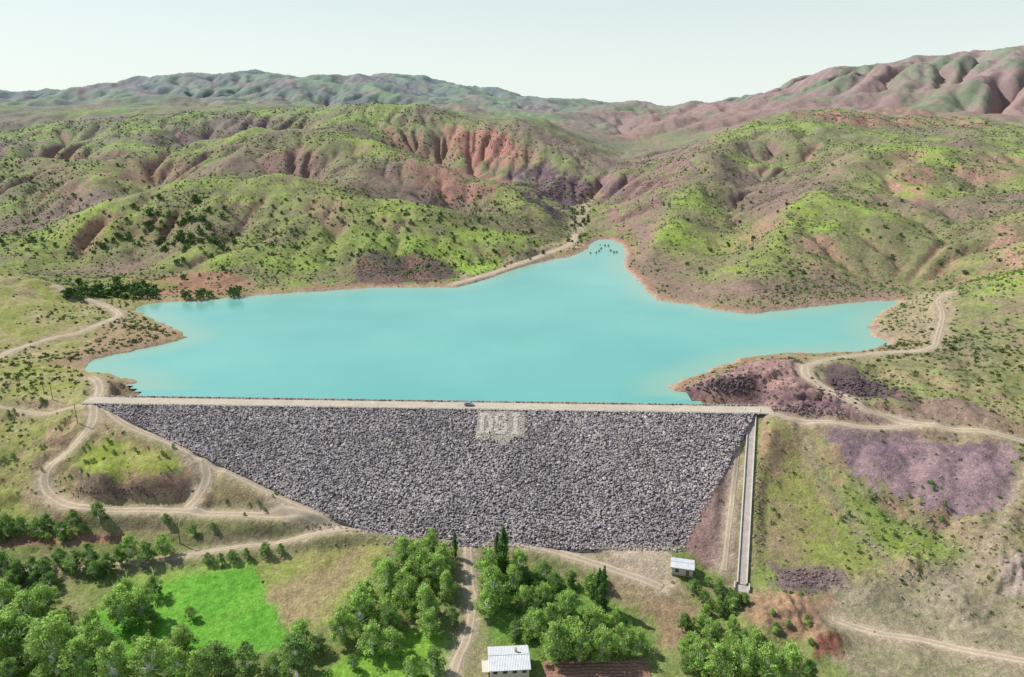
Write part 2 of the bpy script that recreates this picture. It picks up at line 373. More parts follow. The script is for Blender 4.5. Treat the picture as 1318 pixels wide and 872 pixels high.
sp0=PZ(968,534,2.0); sp1=PZ(955,752,-31.5)
spP=np.array([[sp0[0],sp0[1]],[sp1[0],sp1[1]]]); d,zr=line_d(X,Y,spP,np.array([sp0[2],sp1[2]]),16.)
w=np.where(d<16,1-ss(3.0,8,d),0); Z=Z*(1-w)+(zr-.45)*w; spd=d
Z2=Z.reshape(NR,NA)
# ------------------------------------------------------------- colours
KC=.80
def L(r,g,b):
    f=lambda c:((c/255+.055)/1.055)**2.4 if c/255>.04045 else c/255/12.92
    return np.array([f(r),f(g),f(b)])*KC
drz=np.gradient(Z2,axis=0)/np.gradient(R.reshape(NR,NA),axis=0); dth=np.gradient(Z2,axis=1)/(R.reshape(NR,NA)*(U[1]-U[0]))
slope=np.hypot(drz,dth).ravel()
n70=fbm(X,Y,90,2,80); n18=fbm(X,Y,22,3,81); n6=fbm(X,Y,7,2,82); nb=fbm(X,Y,200,2,83); n3=perlin(X/3,Y/3,84)
def mix(a,b,t):
    t=np.asarray(t); t=t[:,None] if t.ndim==1 else t
    return a*(1-t)+b*t
g=.42+.6*n70+.6*n18+.35*n6+.03*np.clip(REL,-10,10)
Cg=mix(L(144,140,106)[None],L(162,188,86)[None],ss(.1,.95,g))
Cs=mix(L(184,144,128)[None],L(154,122,126)[None],ss(-.3,.3,nb))
bare=ss(.44,.9,slope+.45*n18+.35*n6+.3*n70-.05)*.88
bare=np.maximum(bare,ss(-.6,-4.0,REL2*1.8+2.4*n6)*.5)
bare=np.maximum(bare,ss(.0,.40,nb+.5*n18+.3*n6)*.75*ss(450,520,Y))
col=mix(Cg,Cs,bare)
sp=ss(.08,.5,n6+.6*n3)*.5; col=mix(col,L(106,116,78)[None],sp*(1-.35*bare)*ss(350,450,Y))
ch=ss(3.8,4.7,LA+.4*n18); col=mix(col,L(112,144,68)[None],ch*.4)
bandm=ss(15,4,sd+5*n18+3*n6)*(sd>-12); col=mix(col,L(178,140,120)[None]+0*col,np.clip(bandm,0,1)*.75)
bandm=(ss(4,.5,sd))*(sd>-12); col=mix(col,L(198,176,156)[None]+0*col,np.clip(bandm,0,1)*.85)
PM=np.zeros(X.shape)
def patch(pts,c,soft=4.,k=1.,noise=3.,c2=None):
    global col,PM
    P=np.array([hit(a,b)[:2] for a,b in pts])
    d=poly_sd(X,Y,P,30.)
    if noise<8: m=ss(soft,-soft,d+noise*(n6+.5*n3+ (n18 if noise>3 else 0)))*k*(d<29)
    else: m=ss(soft,-soft,d+noise*(n6+.5*n3+1.3*n18))*k*(d<29)*ss(-.05,.4,slope+.6*n18+.6*n6-.18)
    cc=c[None] if c2 is None else mix(c[None],c2[None],ss(-.3,.3,n18+.4*n3))
    col=mix(col,cc,m); PM=np.maximum(PM,m)
vf=(1-ss(-24,-19,Z))*(Y<330); col=mix(col,mix(L(138,154,86)[None],L(162,150,116)[None],ss(-.2,.5,n18)),vf*.85)
lb=ss(-150,-175,X)*ss(240,260,Y)*(1-ss(480,540,Y)); col=mix(col,mix(L(168,172,94)[None],L(190,168,136)[None],ss(-.3,.3,n18+.5*n6)),lb*.7)
rbk=ss(120,140,X)*ss(180,200,Y)*(1-ss(430,470,Y)); col=mix(col,mix(L(174,152,128)[None],L(150,124,122)[None],ss(-.2,.3,nb+.5*n18)),rbk*ss(-.15,.3,n18+.5*n6+.4*n70)*.75)
col=mix(col,L(136,106,92)[None],np.clip(riser*ss(-.2,.2,n18),0,1)*.6)
patch([(105,800),(215,738),(325,725),(345,760),(372,810),(365,835),(250,860),(100,850)],L(112,178,66),1.5,1,1,c2=L(130,190,74))
patch([(150,742),(215,730),(325,722),(330,730),(240,742),(170,760)],L(156,182,92),2,.9,1)
patch([(330,725),(395,702),(470,692),(497,692),(495,725),(450,770),(430,800),(372,812),(345,765)],L(162,176,94),2,1,2,c2=L(176,168,112))
patch([(342,762),(395,740),(455,705),(470,720),(430,760),(405,800),(375,808)],L(182,160,126),3,.85,4)
patch([(440,850),(470,830),(560,802),(588,830),(575,880),(400,880)],L(138,182,74),2,1,2)
patch([(0,835),(60,840),(60,880),(0,880)],L(150,194,66),2,1,1)
patch([(0,692),(90,688),(165,686),(160,697),(0,706)],L(172,130,108),1,1,1)
patch([(200,690),(330,680),(420,682),(380,690),(250,705)],L(124,118,88),2,.8,2)
patch([(640,740),(720,735),(790,770),(850,830),(760,860),(650,850),(615,800)],L(118,158,72),3,.85,3)
patch([(620,705),(700,712),(760,730),(700,745),(640,735)],L(150,158,96),3,.7,3)
patch([(700,700),(790,700),(780,715),(720,712)],L(182,164,138),2,.8,2)
patch([(780,705),(860,700),(865,740),(880,760),(830,755),(790,735)],L(204,186,164),2,.95,2)
patch([(720,735),(820,750),(880,760),(900,800),(830,790),(760,760)],L(168,148,116),3,.8,3)
patch([(830,770),(900,780),(900,840),(850,830)],L(176,148,120),3,.8,3)
patch([(872,698),(905,620),(930,560),(957,536),(950,600),(946,740),(900,725)],L(176,144,136),2,1,2,c2=L(152,124,122))
patch([(1055,552),(1120,548),(1300,572),(1312,640),(1272,668),(1200,655),(1140,630),(1088,602)],L(168,142,144),2,1,6,c2=L(144,122,130))
patch([(980,540),(1050,540),(1060,600),(1110,660),(1200,720),(1120,760),(1050,750),(975,720)],L(158,162,90),3,.75,5,c2=L(166,146,116))
patch([(1060,610),(1120,650),(1200,690),(1220,720),(1150,720),(1080,680)],L(136,160,72),4,.7,5)
patch([(990,725),(1090,735),(1105,765),(1000,762)],L(138,114,120),2,.9,3,c2=L(112,94,100))
patch([(1060,760),(1320,700),(1330,880),(1100,880),(1040,800)],L(172,156,138),5,.85,5,c2=L(156,150,120))
patch([(950,765),(1070,768),(1060,800),(1085,840),(1000,815),(960,800)],L(184,148,122),3,.9,3,c2=L(160,130,110))
patch([(1050,818),(1080,815),(1090,835),(1050,850)],L(146,98,82),1.5,.9,1)
patch([(1280,720),(1330,715),(1330,770),(1295,765)],L(180,162,152),2,.9,1)
patch([(880,500),(930,478),(985,462),(1032,464),(1042,490),(1108,520),(1180,535),(1180,552),(990,530),(940,519),(885,514)],L(188,150,144),3,.95,3,c2=L(160,126,128))
patch([(900,498),(930,486),(975,490),(1000,505),(960,510)],L(108,94,98),2,.8,2)
patch([(1056,474),(1080,466),(1165,505),(1170,520),(1110,512),(1060,492)],L(112,92,102),2,.9,2)
patch([(985,505),(1100,525),(1090,540),(1000,528)],L(130,104,112),2,.7,3)
patch([(1150,505),(1290,525),(1300,545),(1180,542)],L(156,128,122),3,.8,4)
patch([(1125,400),(1200,375),(1225,372),(1215,440),(1190,452),(1135,444),(1122,425)],L(190,172,142),5,.75,5)
patch([(80,612),(110,600),(95,615),(110,632),(150,640),(240,632),(250,600),(225,622),(150,625)],L(128,106,100),1.5,.9,1.5)
patch([(100,585),(160,567),(230,580),(236,600),(200,614),(110,610)],L(162,178,78),2,.85,2,c2=L(178,174,104))
patch([(225,585),(262,590),(262,640),(240,650),(246,610)],L(206,188,164),2,.8,2)
patch([(272,604),(330,636),(390,660),(300,656),(266,648)],L(186,172,134),3,.85,4,c2=L(158,156,104))
patch([(168,358),(300,350),(330,366),(300,376),(190,384),(150,372)],L(180,136,116),4,.85,4)
patch([(60,350),(160,356),(230,366),(180,380),(90,372)],L(150,164,92),4,.6,4)
patch([(150,412),(243,433),(200,446),(110,470),(60,470),(110,445)],L(178,148,126),3,.7,4)
patch([(452,345),(480,322),(540,325),(585,342),(590,358),(540,366),(455,364)],L(138,106,102),4,.9,5,c2=L(102,88,94))
patch([(585,372),(600,350),(680,322),(740,305),(755,318),(690,338),(640,355)],L(202,182,148),3,.8,3)
patch([(590,345),(640,335),(655,345),(610,356)],L(160,196,78),4,.8,4)
patch([(330,330),(420,290),(520,300),(600,330),(520,330),(450,320),(400,350),(340,350)],L(142,176,70),8,.45,7)
patch([(640,225),(700,210),(760,240),(750,268),(720,285),(670,270)],L(132,102,112),10,1,12,c2=L(106,88,100))
patch([(555,250),(640,262),(700,280),(720,305),(650,305),(590,280)],L(136,118,104),10,.8,12)
patch([(570,160),(640,165),(680,200),(660,215),(590,200)],L(194,140,124),12,1,16)
patch([(500,200),(600,212),(670,232),(640,252),(540,240)],L(186,142,126),10,1,14)
patch([(755,310),(765,240),(820,190),(910,160),(920,200),(870,250),(830,320),(800,310)],L(146,124,124),14,1,16,c2=L(168,134,124))
patch([(730,300),(742,262),(760,250),(762,262),(752,300)],L(196,178,150),3,.9,3)
patch([(800,330),(830,350),(850,380),(960,400),(1150,385),(1170,375),(1000,380),(880,365),(830,325)],L(166,142,126),3,.65,5)
patch([(1020,150),(1120,140),(1250,150),(1300,170),(1180,164),(1080,160)],L(200,144,126),14,1,20)
patch([(1145,190),(1185,190),(1205,240),(1180,270),(1150,245)],L(198,150,136),8,1,10)
patch([(1060,200),(1100,185),(1110,240),(1060,270)],L(164,140,124),8,.8,12)
patch([(1220,215),(1300,200),(1318,230),(1260,240)],L(184,144,130),8,.9,12)
patch([(1270,290),(1318,280),(1318,345),(1280,340)],L(192,152,136),8,1,10)
patch([(1010,300),(1060,310),(1080,360),(1030,355)],L(186,150,134),8,.9,10)
patch([(40,215),(180,190),(190,240),(90,270)],L(174,138,124),10,.7,14)
patch([(330,195),(400,185),(420,240),(360,230)],L(166,132,122),10,.9,14)
patch([(380,250),(440,255),(450,300),(400,290)],L(170,138,122),8,.8,12)
patch([(450,665),(560,680),(620,688),(620,694),(500,684)],L(186,170,146),1.5,.8,1)
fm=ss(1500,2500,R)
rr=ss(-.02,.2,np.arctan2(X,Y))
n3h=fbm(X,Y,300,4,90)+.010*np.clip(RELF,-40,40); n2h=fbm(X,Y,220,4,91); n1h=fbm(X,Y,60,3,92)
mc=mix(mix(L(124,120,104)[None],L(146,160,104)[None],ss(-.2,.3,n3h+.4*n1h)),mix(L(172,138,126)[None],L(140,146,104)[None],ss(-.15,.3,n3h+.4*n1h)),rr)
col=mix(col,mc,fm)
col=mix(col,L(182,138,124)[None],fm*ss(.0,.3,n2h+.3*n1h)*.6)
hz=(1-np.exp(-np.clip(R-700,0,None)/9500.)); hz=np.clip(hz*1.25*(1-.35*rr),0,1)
col=mix(col,np.array([.23,.34,.44])[None],hz)  # aerial haze painted into the ground colour, bluer with distance
rm=ss(2.2,-.3,roadd+1.2*n3)*(Y<1300); col=mix(col,L(204,186,164)[None],rm*.8)
col=mix(col,L(180,162,140)[None],ss(7,2,roadd+3*n6)*.35)
col=np.clip(col,0,1)
ii=np.arange(NR-1)[:,None]*NA+np.arange(NA-1)[None]
FC=np.stack([ii,ii+1,ii+1+NA,ii+NA],-1).reshape(-1,4)
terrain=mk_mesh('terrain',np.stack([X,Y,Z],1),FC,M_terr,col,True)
# ------------------------------------------------------------- water
m,nt,b=mat_new('turquoise_water',.2,.35)
geo=nt.nodes.new('ShaderNodeNewGeometry')
nn=nt.nodes.new('ShaderNodeTexNoise'); nn.inputs['Scale'].default_value=.010; nn.inputs['Detail'].default_value=4
nt.links.new(geo.outputs['Position'],nn.inputs['Vector'])
cr=nt.nodes.new('ShaderNodeValToRGB'); cr.color_ramp.elements[0].position=.35; cr.color_ramp.elements[0].color=(.125,.40,.355,1); cr.color_ramp.elements[1].position=.68; cr.color_ramp.elements[1].color=(.165,.455,.395,1)
nt.links.new(nn.outputs['Fac'],cr.inputs[0])
at=nt.nodes.new('ShaderNodeAttribute'); at.attribute_name='Col'
mm=nt.nodes.new('ShaderNodeMix'); mm.data_type='RGBA'; mm.inputs[7].default_value=(.26,.44,.33,1)
nt.links.new(at.outputs['Fac'],mm.inputs[0]); nt.links.new(cr.outputs[0],mm.inputs[6]); nt.links.new(mm.outputs[2],b.inputs['Base Color'])
n2=nt.nodes.new('ShaderNodeTexNoise'); n2.inputs['Scale'].default_value=.7; n2.inputs['Detail'].default_value=5
nt.links.new(geo.outputs['Position'],n2.inputs['Vector'])
bp=nt.nodes.new('ShaderNodeBump'); bp.inputs['Strength'].default_value=.35; bp.inputs['Distance'].default_value=.12
nt.links.new(n2.outputs['Fac'],bp.inputs['Height']); nt.links.new(bp.outputs[0],b.inputs['Normal'])
gx=np.arange(-330,420,4.); gy=np.arange(270,960,4.); WX,WY=np.meshgrid(gx,gy)
s1=poly_sd(WX.ravel(),WY.ravel(),SHP,40.); q1=sq(WX.ravel(),WY.ravel())[1]
ok=((s1<8)&(q1<-3)).reshape(WX.shape)
nx=len(gx); cells=ok[:-1,:-1]&ok[1:,:-1]&ok[:-1,1:]&ok[1:,1:]
iy,ix=np.nonzero(cells); base=iy*nx+ix; FW=np.stack([base,base+1,base+1+nx,base+nx],1)
sh=np.clip(ss(-26,0,s1)*.75*(q1<-20),0,1)
mk_mesh('reservoir_water',np.stack([WX.ravel(),WY.ravel(),0*WX.ravel()],1),FW,m,np.repeat(sh[:,None],3,1),True)
# ------------------------------------------------------------- road ribbons
for P,zz,hw_ in road_pts:
    if hw_<.8: continue
    Pd=densify(np.column_stack([P,zz]),2); P2=Pd[:,:2]
    t=np.gradient(P2,axis=0); t/=np.linalg.norm(t,axis=1)[:,None]+1e-9; nn_=np.stack([-t[:,1],t[:,0]],1)
    k=9; offs=np.linspace(-1,1,k); Vv=[];Cc=[]
    for j,o in enumerate(offs):
        wob=1+.22*perlin(P2[:,0]/6+o,P2[:,1]/6,95)
        q=P2+nn_*(o*hw_*wob)[:,None]
        z=Hf(q[:,0],q[:,1])+(.13 if abs(o)<.99 else -.15)
        Vv.append(np.column_stack([q,z]))
        cc=L(214,198,176) if abs(abs(o)-.5)<.2 else L(190,172,148)
        Cc.append(np.repeat(cc[None],len(q),0))
    nP=len(P2); Vv=np.concatenate(Vv);Cc=np.concatenate(Cc)
    i_=np.arange(nP-1)[None]+np.arange(k-1)[:,None]*nP
    FF=np.stack([i_,i_+1,i_+1+nP,i_+nP],-1).reshape(-1,4)
    mk_mesh('dirt_road',Vv,FF,M_road,Cc,True)
# ------------------------------------------------------------- scatter
def ico(sub):
    bm=bmesh.new(); bmesh.ops.create_icosphere(bm,subdivisions=sub,radius=1)
    bm.verts.ensure_lookup_table(); v=np.array([x.co[:] for x in bm.verts]); f=np.array([[a.index for a in q.verts] for q in bm.faces]); bm.free(); return v,f
ICO1=ico(1)
OCT=(np.array([[1,0,0],[.3,.95,0],[-.8,.6,0],[-.8,-.6,0],[.3,-.95,0],[0,0,1],[0,0,-.6]]),np.array([[0,1,5],[1,2,5],[2,3,5],[3,4,5],[4,0,5],[1,0,6],[2,1,6],[3,2,6],[4,3,6],[0,4,6]]))
def scatter(name,tmpl,pos,scl,cols,mat,jit=.25,smooth=False,parent=None,tilt=True):
    tv,tf=tmpl; N=len(pos); k=len(tv)
    a=rng.uniform(0,6.283,N); b=rng.uniform(0,6.283 if tilt else .001,N)
    v=tv[None]*(1+rng.uniform(-jit,jit,(N,k,1)))
    ca,sa=np.cos(a)[:,None],np.sin(a)[:,None]
    x=v[...,0]*ca-v[...,1]*sa; y=v[...,0]*sa+v[...,1]*ca; z=v[...,2]
    if tilt:
        cb,sb=np.cos(b)[:,None],np.sin(b)[:,None]; y,z=y*cb-z*sb,y*sb+z*cb
    v=np.stack([x,y,z],-1)*scl[:,None,:]+pos[:,None,:]
    f=tf[None]+(np.arange(N)*k)[:,None,None]
    return mk_mesh(name,v.reshape(-1,3),f.reshape(-1,tf.shape[1]),mat,np.repeat(cols,k,0),smooth,parent)
# ------------------------------------------------------------- DAM
KC=.73
dam=empty('rockfill_dam')
qs=np.linspace(3.5,64.5,62); 
def sL(q): return np.interp(q,[4,53,62,66],[0,117,141,141])
def sR(q): return np.interp(q,[4,62,66],[LEN-5,LEN-44,LEN-44])
ns=260; Vd=[]
for q in qs:
    s=np.linspace(sL(q)-1.5,sR(q)+1.5,ns); x,y=w_from(s,q)
    Vd.append(np.column_stack([x,y,plane(q)-.15+.25*perlin(x/2,y/2,3)]))
Vd=np.concatenate(Vd); i_=np.arange(len(qs)-1)[:,None]*ns+np.arange(ns-1)[None]
FD=np.stack([i_,i_+ns,i_+1+ns,i_+1],-1).reshape(-1,4)
mk_mesh('downstream_fill',Vd,FD,M_rock,np.repeat(L(104,98,101)[None],len(Vd),0),False,dam)
N=56000; q=rng.uniform(4,63.5,N); s=rng.uniform(0,LEN,N); jag=1.6*rng.random(N)
k=(s>sL(q)-1.6+jag)&(s<sR(q)+1.6-jag); q=q[k];s=s[k];N=len(q)
x,y=w_from(s,q); r=rng.uniform(.22,.50,N)*(1+.6*(rng.random(N)<.08))
shade=rng.normal(1,.22,N).clip(.45,1.7); big=1+.22*fbm(x,y,25,2,66)+.2*fbm(x,y,6,2,67)
tint=mix(L(192,181,188)[None],L(188,177,168)[None],rng.random(N))
rc=np.clip(tint*(shade*big)[:,None],0,.62)
bm_=["111111111111111111111111111",
     "100000011110000011110000111",
     "110011001100111001111001111",
     "110011100100111111111001111",
     "110011100110001111111001111",
     "110011100111110001111001111",
     "110011100111111100111001111",
     "110011001100111001111001111",
     "100000011110000011110000111",
     "111111111111111111111111111",
     "1.111..11111111111111......",
     "...........11111111........",
     "..............111.........."]
ex0=PZ(619,528,0)[0]; s0=(ex0-A[0])/e[0]-.5
def emb(s,q):
    c=((s-s0)/.74).astype(int); r_=((q-5.4)/1.25).astype(int)
    o=np.zeros(len(s),int)
    for i in range(len(s)):
        if 0<=r_[i]<len(bm_) and 0<=c[i]<27:
            ch=bm_[r_[i]][c[i]]; o[i]=1 if ch=='1' else (2 if ch=='0' else 0)
    return o
em=emb(s+rng.normal(0,.15,N),q+rng.normal(0,.15,N)); rc[em==2]=np.array([.56,.51,.43])*rng.uniform(.8,1.1,((em==2).sum(),1)); rc[em==1]=np.array([.44,.39,.34])*rng.uniform(.7,1.15,((em==1).sum(),1))
scl=np.stack([r*rng.uniform(.8,1.3,N),r*rng.uniform(.8,1.2,N),r*rng.uniform(.6,1.0,N)],1)
scatter('facing_rocks',ICO1,np.column_stack([x,y,plane(q)+rng.uniform(-.12,.2,N)]),scl,rc,M_rock,.3,False,dam)
Ne=8000; se=s0+rng.uniform(0,21,Ne); qe=5.4+rng.uniform(0,18,Ne); ee=emb(se,qe); kk=((ee==2)&(rng.random(Ne)<.8))|((ee==1)&(rng.random(Ne)<.35)); se=se[kk];qe=qe[kk];ee=ee[kk]; xe,ye=w_from(se,qe); re=rng.uniform(.2,.36,len(se))
scatter('whitewashed_stones',ICO1,np.column_stack([xe,ye,plane(qe)+np.where(ee==2,.45,.25)]),np.stack([re*1.3,re*1.3,re*.7],1),np.where((ee==2)[:,None],np.array([.58,.53,.45])[None],np.array([.46,.41,.35])[None])*rng.uniform(.8,1.15,(len(re),1)),M_rock,.2,False,dam)
cs=np.linspace(-6,LEN+4,220); rows=[(-16,-3.2),(-4.4,2.9),(-3.2,3.05),(0,3.12),(3.2,3.05),(4.6,2.75)]
Vc=[];Cc=[]
for qq,zz in rows:
    x,y=w_from(cs,qq); Vc.append(np.column_stack([x,y,np.full(len(x),zz)+.06*perlin(x/3,y/3,4)])); Cc.append(np.repeat((L(214,202,182) if abs(qq)<3.3 else L(150,142,138))[None],len(x),0))
i_=np.arange(len(rows)-1)[:,None]*220+np.arange(219)[None]
mk_mesh('crest_road',np.concatenate(Vc),np.stack([i_,i_+220,i_+221,i_+1],-1).reshape(-1,4),M_road,np.concatenate(Cc),False,dam)
for nm,qq,dz,colr,NN in (('upstream_riprap',-6.3,2.3,L(190,182,176),2600),('crest_edge_stones_down',4.3,3.0,L(215,208,196),1300),('crest_edge_stones_up',-4.0,3.0,L(200,192,180),900)):
    s=rng.uniform(0,LEN-1,NN); wdt=.5 if qq>-6 else 2.6; dq=rng.uniform(-wdt,wdt,NN); x,y=w_from(s,qq+dq); z=np.full(NN,dz)+( dq*.5 if qq<-6 else 0)
    r=rng.uniform(.25,.5,NN)
    scatter(nm,ICO1,np.column_stack([x,y,z]),np.stack([r*1.2,r,r*.8],1),colr[None]*rng.uniform(.6,1.2,(NN,1)),M_rock,.25,False,dam)
# ------------------------------------------------------------- spillway chute
spw=empty('concrete_spillway')
p0=np.array(sp0);p1=np.array(sp1); dirv=p1-p0; hd=np.array([dirv[0],dirv[1]]);Ls=np.linalg.norm(hd);hd/=Ls; pn=np.array([-hd[1],hd[0]])
prof=[(-1.75,-.6),(-1.75,.6),(-1.35,.6),(-1.35,-.1),(1.35,-.1),(1.35,.6),(1.75,.6),(1.75,-.6)]
nS=60; Vs=[];
for i in range(nS):
    t=i/(nS-1); b=p0+dirv*t; z=b[2]
    for o,h in prof: Vs.append((b[0]+pn[0]*o,b[1]+pn[1]*o,z+h))
Fs=[];Fl=[]
for i in range(nS-1):
    for j in range(7):
        a=i*8+j; (Fl if j==3 else Fs).append((a,a+1,a+9,a+8))
mk_mesh('chute_walls',Vs,Fs,M_conc,None,False,spw); mk_mesh('chute_floor',Vs,Fl,M_conc2,None,False,spw)
ang=math.atan2(hd[1],hd[0])
hb=empty('intake',(p0[0],p0[1],p0[2])); hb.parent=spw; hb.rotation_euler=(0,0,ang)
box('intake_sill',(-1.2,0,.5),(1.0,6.0,1.3),M_conc,hb,.05); box('wing_wall_1',(-3.2,3.0,.6),(3.0,.35,1.5),M_conc,hb,.04); box('wing_wall_2',(-3.2,-3.0,.6),(3.0,.35,1.5),M_conc,hb,.04)
tb=empty('stilling_basin',(p1[0],p1[1],p1[2])); tb.parent=spw; tb.rotation_euler=(0,0,ang)
box('basin_floor',(2,0,-.6),(4,4.4,.5),M_conc2,tb,.04); box('basin_wall_1',(2,2.4,.1),(4,.35,1.5),M_conc,tb,.04); box('basin_wall_2',(2,-2.4,.1),(4,.35,1.5),M_conc,tb,.04)
# ------------------------------------------------------------- trees
def leaves(cent,rad,n,size,base,var=.25,k1=.45):
    V=[];Cc=[]
    for c,r in zip(np.array(cent),np.array(rad)):
        d=rng.normal(size=(n,3)); d/=np.linalg.norm(d,axis=1)[:,None]; rr_=rng.random(n)**k1*(1+.35*rng.random(n)**4)
        p=c+d*rr_[:,None]*r
        a=rng.normal(size=(n,3)); a/=np.linalg.norm(a,axis=1)[:,None]; b=np.cross(a,rng.normal(size=(n,3))); b/=np.linalg.norm(b,axis=1)[:,None]
        sz=size*rng.uniform(.6,1.3,n)[:,None]
        V.append(np.stack([p-a*sz-b*sz*.6,p+a*sz-b*sz*.5,p+a*sz*.8+b*sz*.6,p-a*sz*.7+b*sz*.7],1).reshape(-1,3))
        cl=base*rng.uniform(1-var,1+var); cc=cl[None]*rng.uniform(.75,1.3,(n,1)); Cc.append(np.repeat(cc,4,0))
    V=np.concatenate(V);Cc=np.concatenate(Cc); Fq=np.arange(len(V)).reshape(-1,4); return V,Fq,Cc
def tube(p0,p1,r0,r1,k=7):
    p0=np.array(p0,float);p1=np.array(p1,float); d=p1-p0; d/=np.linalg.norm(d); a=np.cross(d,[.3,.9,.1]); a/=np.linalg.norm(a); b=np.cross(d,a)
    t=np.arange(k)/k*2*math.pi; ring=np.cos(t)[:,None]*a+np.sin(t)[:,None]*b
    return np.concatenate([p0+ring*r0,p1+ring*r1]), np.array([[j,(j+1)%k,k+(j+1)%k,k+j] for j in range(k)])
def make_tree(kind,seed):
    R_=random.Random(seed); cent=[];rad=[];limbs=[]
    if kind=='poplar':
        limbs.append(((0,0,-.5),(0,0,9.2),.2,.04))
        for i in range(30):
            t=i/29; z=.8+8.8*t; w=.95*math.sin(math.pi*min(1,(t*.84+.16)))**.7
            a=R_.uniform(0,6.28); o=w*R_.uniform(.25,.6); c=(math.cos(a)*o,math.sin(a)*o,z); cent.append(c); rad.append((w*.6+.12,w*.6+.12,.8)); 
            if i%2: limbs.append(((0,0,z-.9),c,.05,.02))
        base=np.array([.13,.24,.07]); n=110; size=.15
    elif kind=='willow':
        limbs.append(((0,0,-.5),(.2,.1,2.4),.36,.25)); ax=R_.uniform(.8,1.2)
        for i in range(38):
            a=i*2.4+R_.uniform(-.3,.3); t=(i+.5)/38; z=1.4+7.2*t; pr=math.sin(math.pi*(.16+.80*t))**.75
            o=3.4*pr*R_.uniform(.25,1.08)
            c=(math.cos(a)*o*ax,math.sin(a)*o/ax,z+R_.uniform(-.6,.6)); r=R_.uniform(.5,1.35); cent.append(c); rad.append((r,r*R_.uniform(.8,1.1),r*R_.uniform(.8,1.3))); limbs.append(((.2,.1,1.5+1.2*R_.random()),c,.10,.03))
        base=np.array([.39,.55,.16]); n=105; size=.175
    else:
        limbs.append(((0,0,-.5),(.1,0,2.2),.32,.22)); ax=R_.uniform(.85,1.15)
        for i in range(32):
            a=i*2.4+R_.uniform(-.4,.4); t=(i+.5)/32; z=1.3+7.2*t; pr=math.sin(math.pi*(.2+.76*t))**.7
            o=3.4*pr*R_.uniform(.2,1.08)
            c=(math.cos(a)*o*ax,math.sin(a)*o/ax,z+R_.uniform(-.6,.6)); r=R_.uniform(.6,1.4); cent.append(c); rad.append((r,r*R_.uniform(.8,1.1),r*.8)); limbs.append(((.1,0,1.4+1.2*R_.random()),c,.09,.03))
        base=np.array([.235,.365,.11]); n=110; size=.18
    V,Fq,Cc=leaves(cent,rad,n,size,base,.32)
    me=mk_mesh(kind+'_crown',V,Fq,M_leaf,Cc,False,link=False)
    tv=[];tf=[];o=0
    for l in limbs:
        v,f=tube(*l); tv.append(v);tf.append(f+o);o+=len(v)
    mt=mk_mesh(kind+'_trunk',np.concatenate(tv),np.concatenate(tf),M_bark,None,True,link=False)
    bm=bmesh.new(); bm.from_mesh(me); nl=len(bm.faces); bm.from_mesh(mt); bm.faces.ensure_lookup_table()
    for fi in range(nl,len(bm.faces)): bm.faces[fi].material_index=1
    bm.to_mesh(me); bm.free(); me.materials.clear(); me.materials.append(M_leaf); me.materials.append(M_bark); return me
TR={k:[make_tree(k,i*7+3) for i in range(n_)] for k,n_ in (('poplar',3),('willow',5),('walnut',5))}
def tree(kind,px,py,h,wid=1.):
    p=hit(px,py); me=random.choice(TR[kind]); ob=bpy.data.objects.new(kind+'_tree',me); sc.collection.objects.link(ob)
    s=h/10; ob.location=(p[0],p[1],p[2]); ob.scale=(s*wid,s*wid,s); ob.rotation_euler=(0,0,random.uniform(0,6.28))
W='willow';P_='poplar';D='walnut'
T_=[(W,440,828,14),(W,462,812,15),(W,500,808,14),(W,522,782,16),(W,548,796,14),(W,500,762,14),(W,538,745,16),(W,560,755,14),(W,575,770,11),(P_,586,718,11),(W,480,842,12),(W,552,818,11),(W,520,728,13),(W,555,716,12),(D,582,805,8),(D,500,820,10),(W,470,790,13),(W,570,735,12),
(P_,648,745,22),(W,628,750,15),(W,634,778,15),(W,626,795,11),(W,668,742,12),(P_,640,722,12),(P_,776,788,17),(P_,770,782,14),(W,730,800,12),(W,700,780,10),(D,715,765,9),(D,735,755,7),(W,690,820,12),(W,715,852,15),(W,745,852,15),(W,775,852,14),(W,800,845,12),(W,822,838,9),(D,690,795,8),(D,700,750,9),(W,735,836,12),(D,760,764,7),(W,765,818,11),(W,790,815,10),(W,660,760,10),(W,675,785,10),(W,710,810,11),
(W,15,842,19),(W,75,866,20),(W,38,806,14),(W,120,820,11),(W,158,806,16),(W,188,800,15),(W,150,880,16),(W,195,874,16),(W,236,845,13),(D,282,872,14),(D,320,876,13),(D,382,872,15),(W,232,878,14),(D,410,842,8),(W,165,774,10),(W,110,874,15),(D,200,768,8),(W,40,840,15),(W,100,850,13),(W,0,860,16),(W,260,878,12),(W,130,850,14),(W,60,790,12),(W,10,790,13),
(D,0,695,9),(D,12,690,10),(D,30,688,9),(D,50,690,8),(D,62,684,8),(D,98,680,9),(D,128,672,9),(D,80,692,7),(D,215,675,5),(D,250,690,5),(D,275,685,4),
(D,8,742,10),(D,25,748,10),(D,45,740,8),(D,78,728,8),(D,100,735,9),(D,118,728,10),(D,140,738,9),(W,168,722,12),(D,190,725,10),(W,212,718,10),(D,60,745,8),(D,155,728,9),(D,125,745,8),
(D,268,726,5),(D,285,726,5),(D,300,724,5),(D,318,720,5),(D,342,716,6),(D,362,714,5),(W,388,838,11),(W,505,842,10),
(W,900,862,12),(W,925,878,14),(W,955,872,14),(W,985,878,14),(W,1015,880,13),(W,890,845,9),(D,905,778,6),(D,925,792,6),(D,945,778,6),(D,893,762,5),(D,958,778,5),(W,940,848,10),(W,970,846,10),(W,912,828,9),(D,1040,878,9),(D,925,768,6),
(D,558,870,10),(W,530,872,8),(D,455,862,6),(D,15,880,9),(D,355,870,8)]
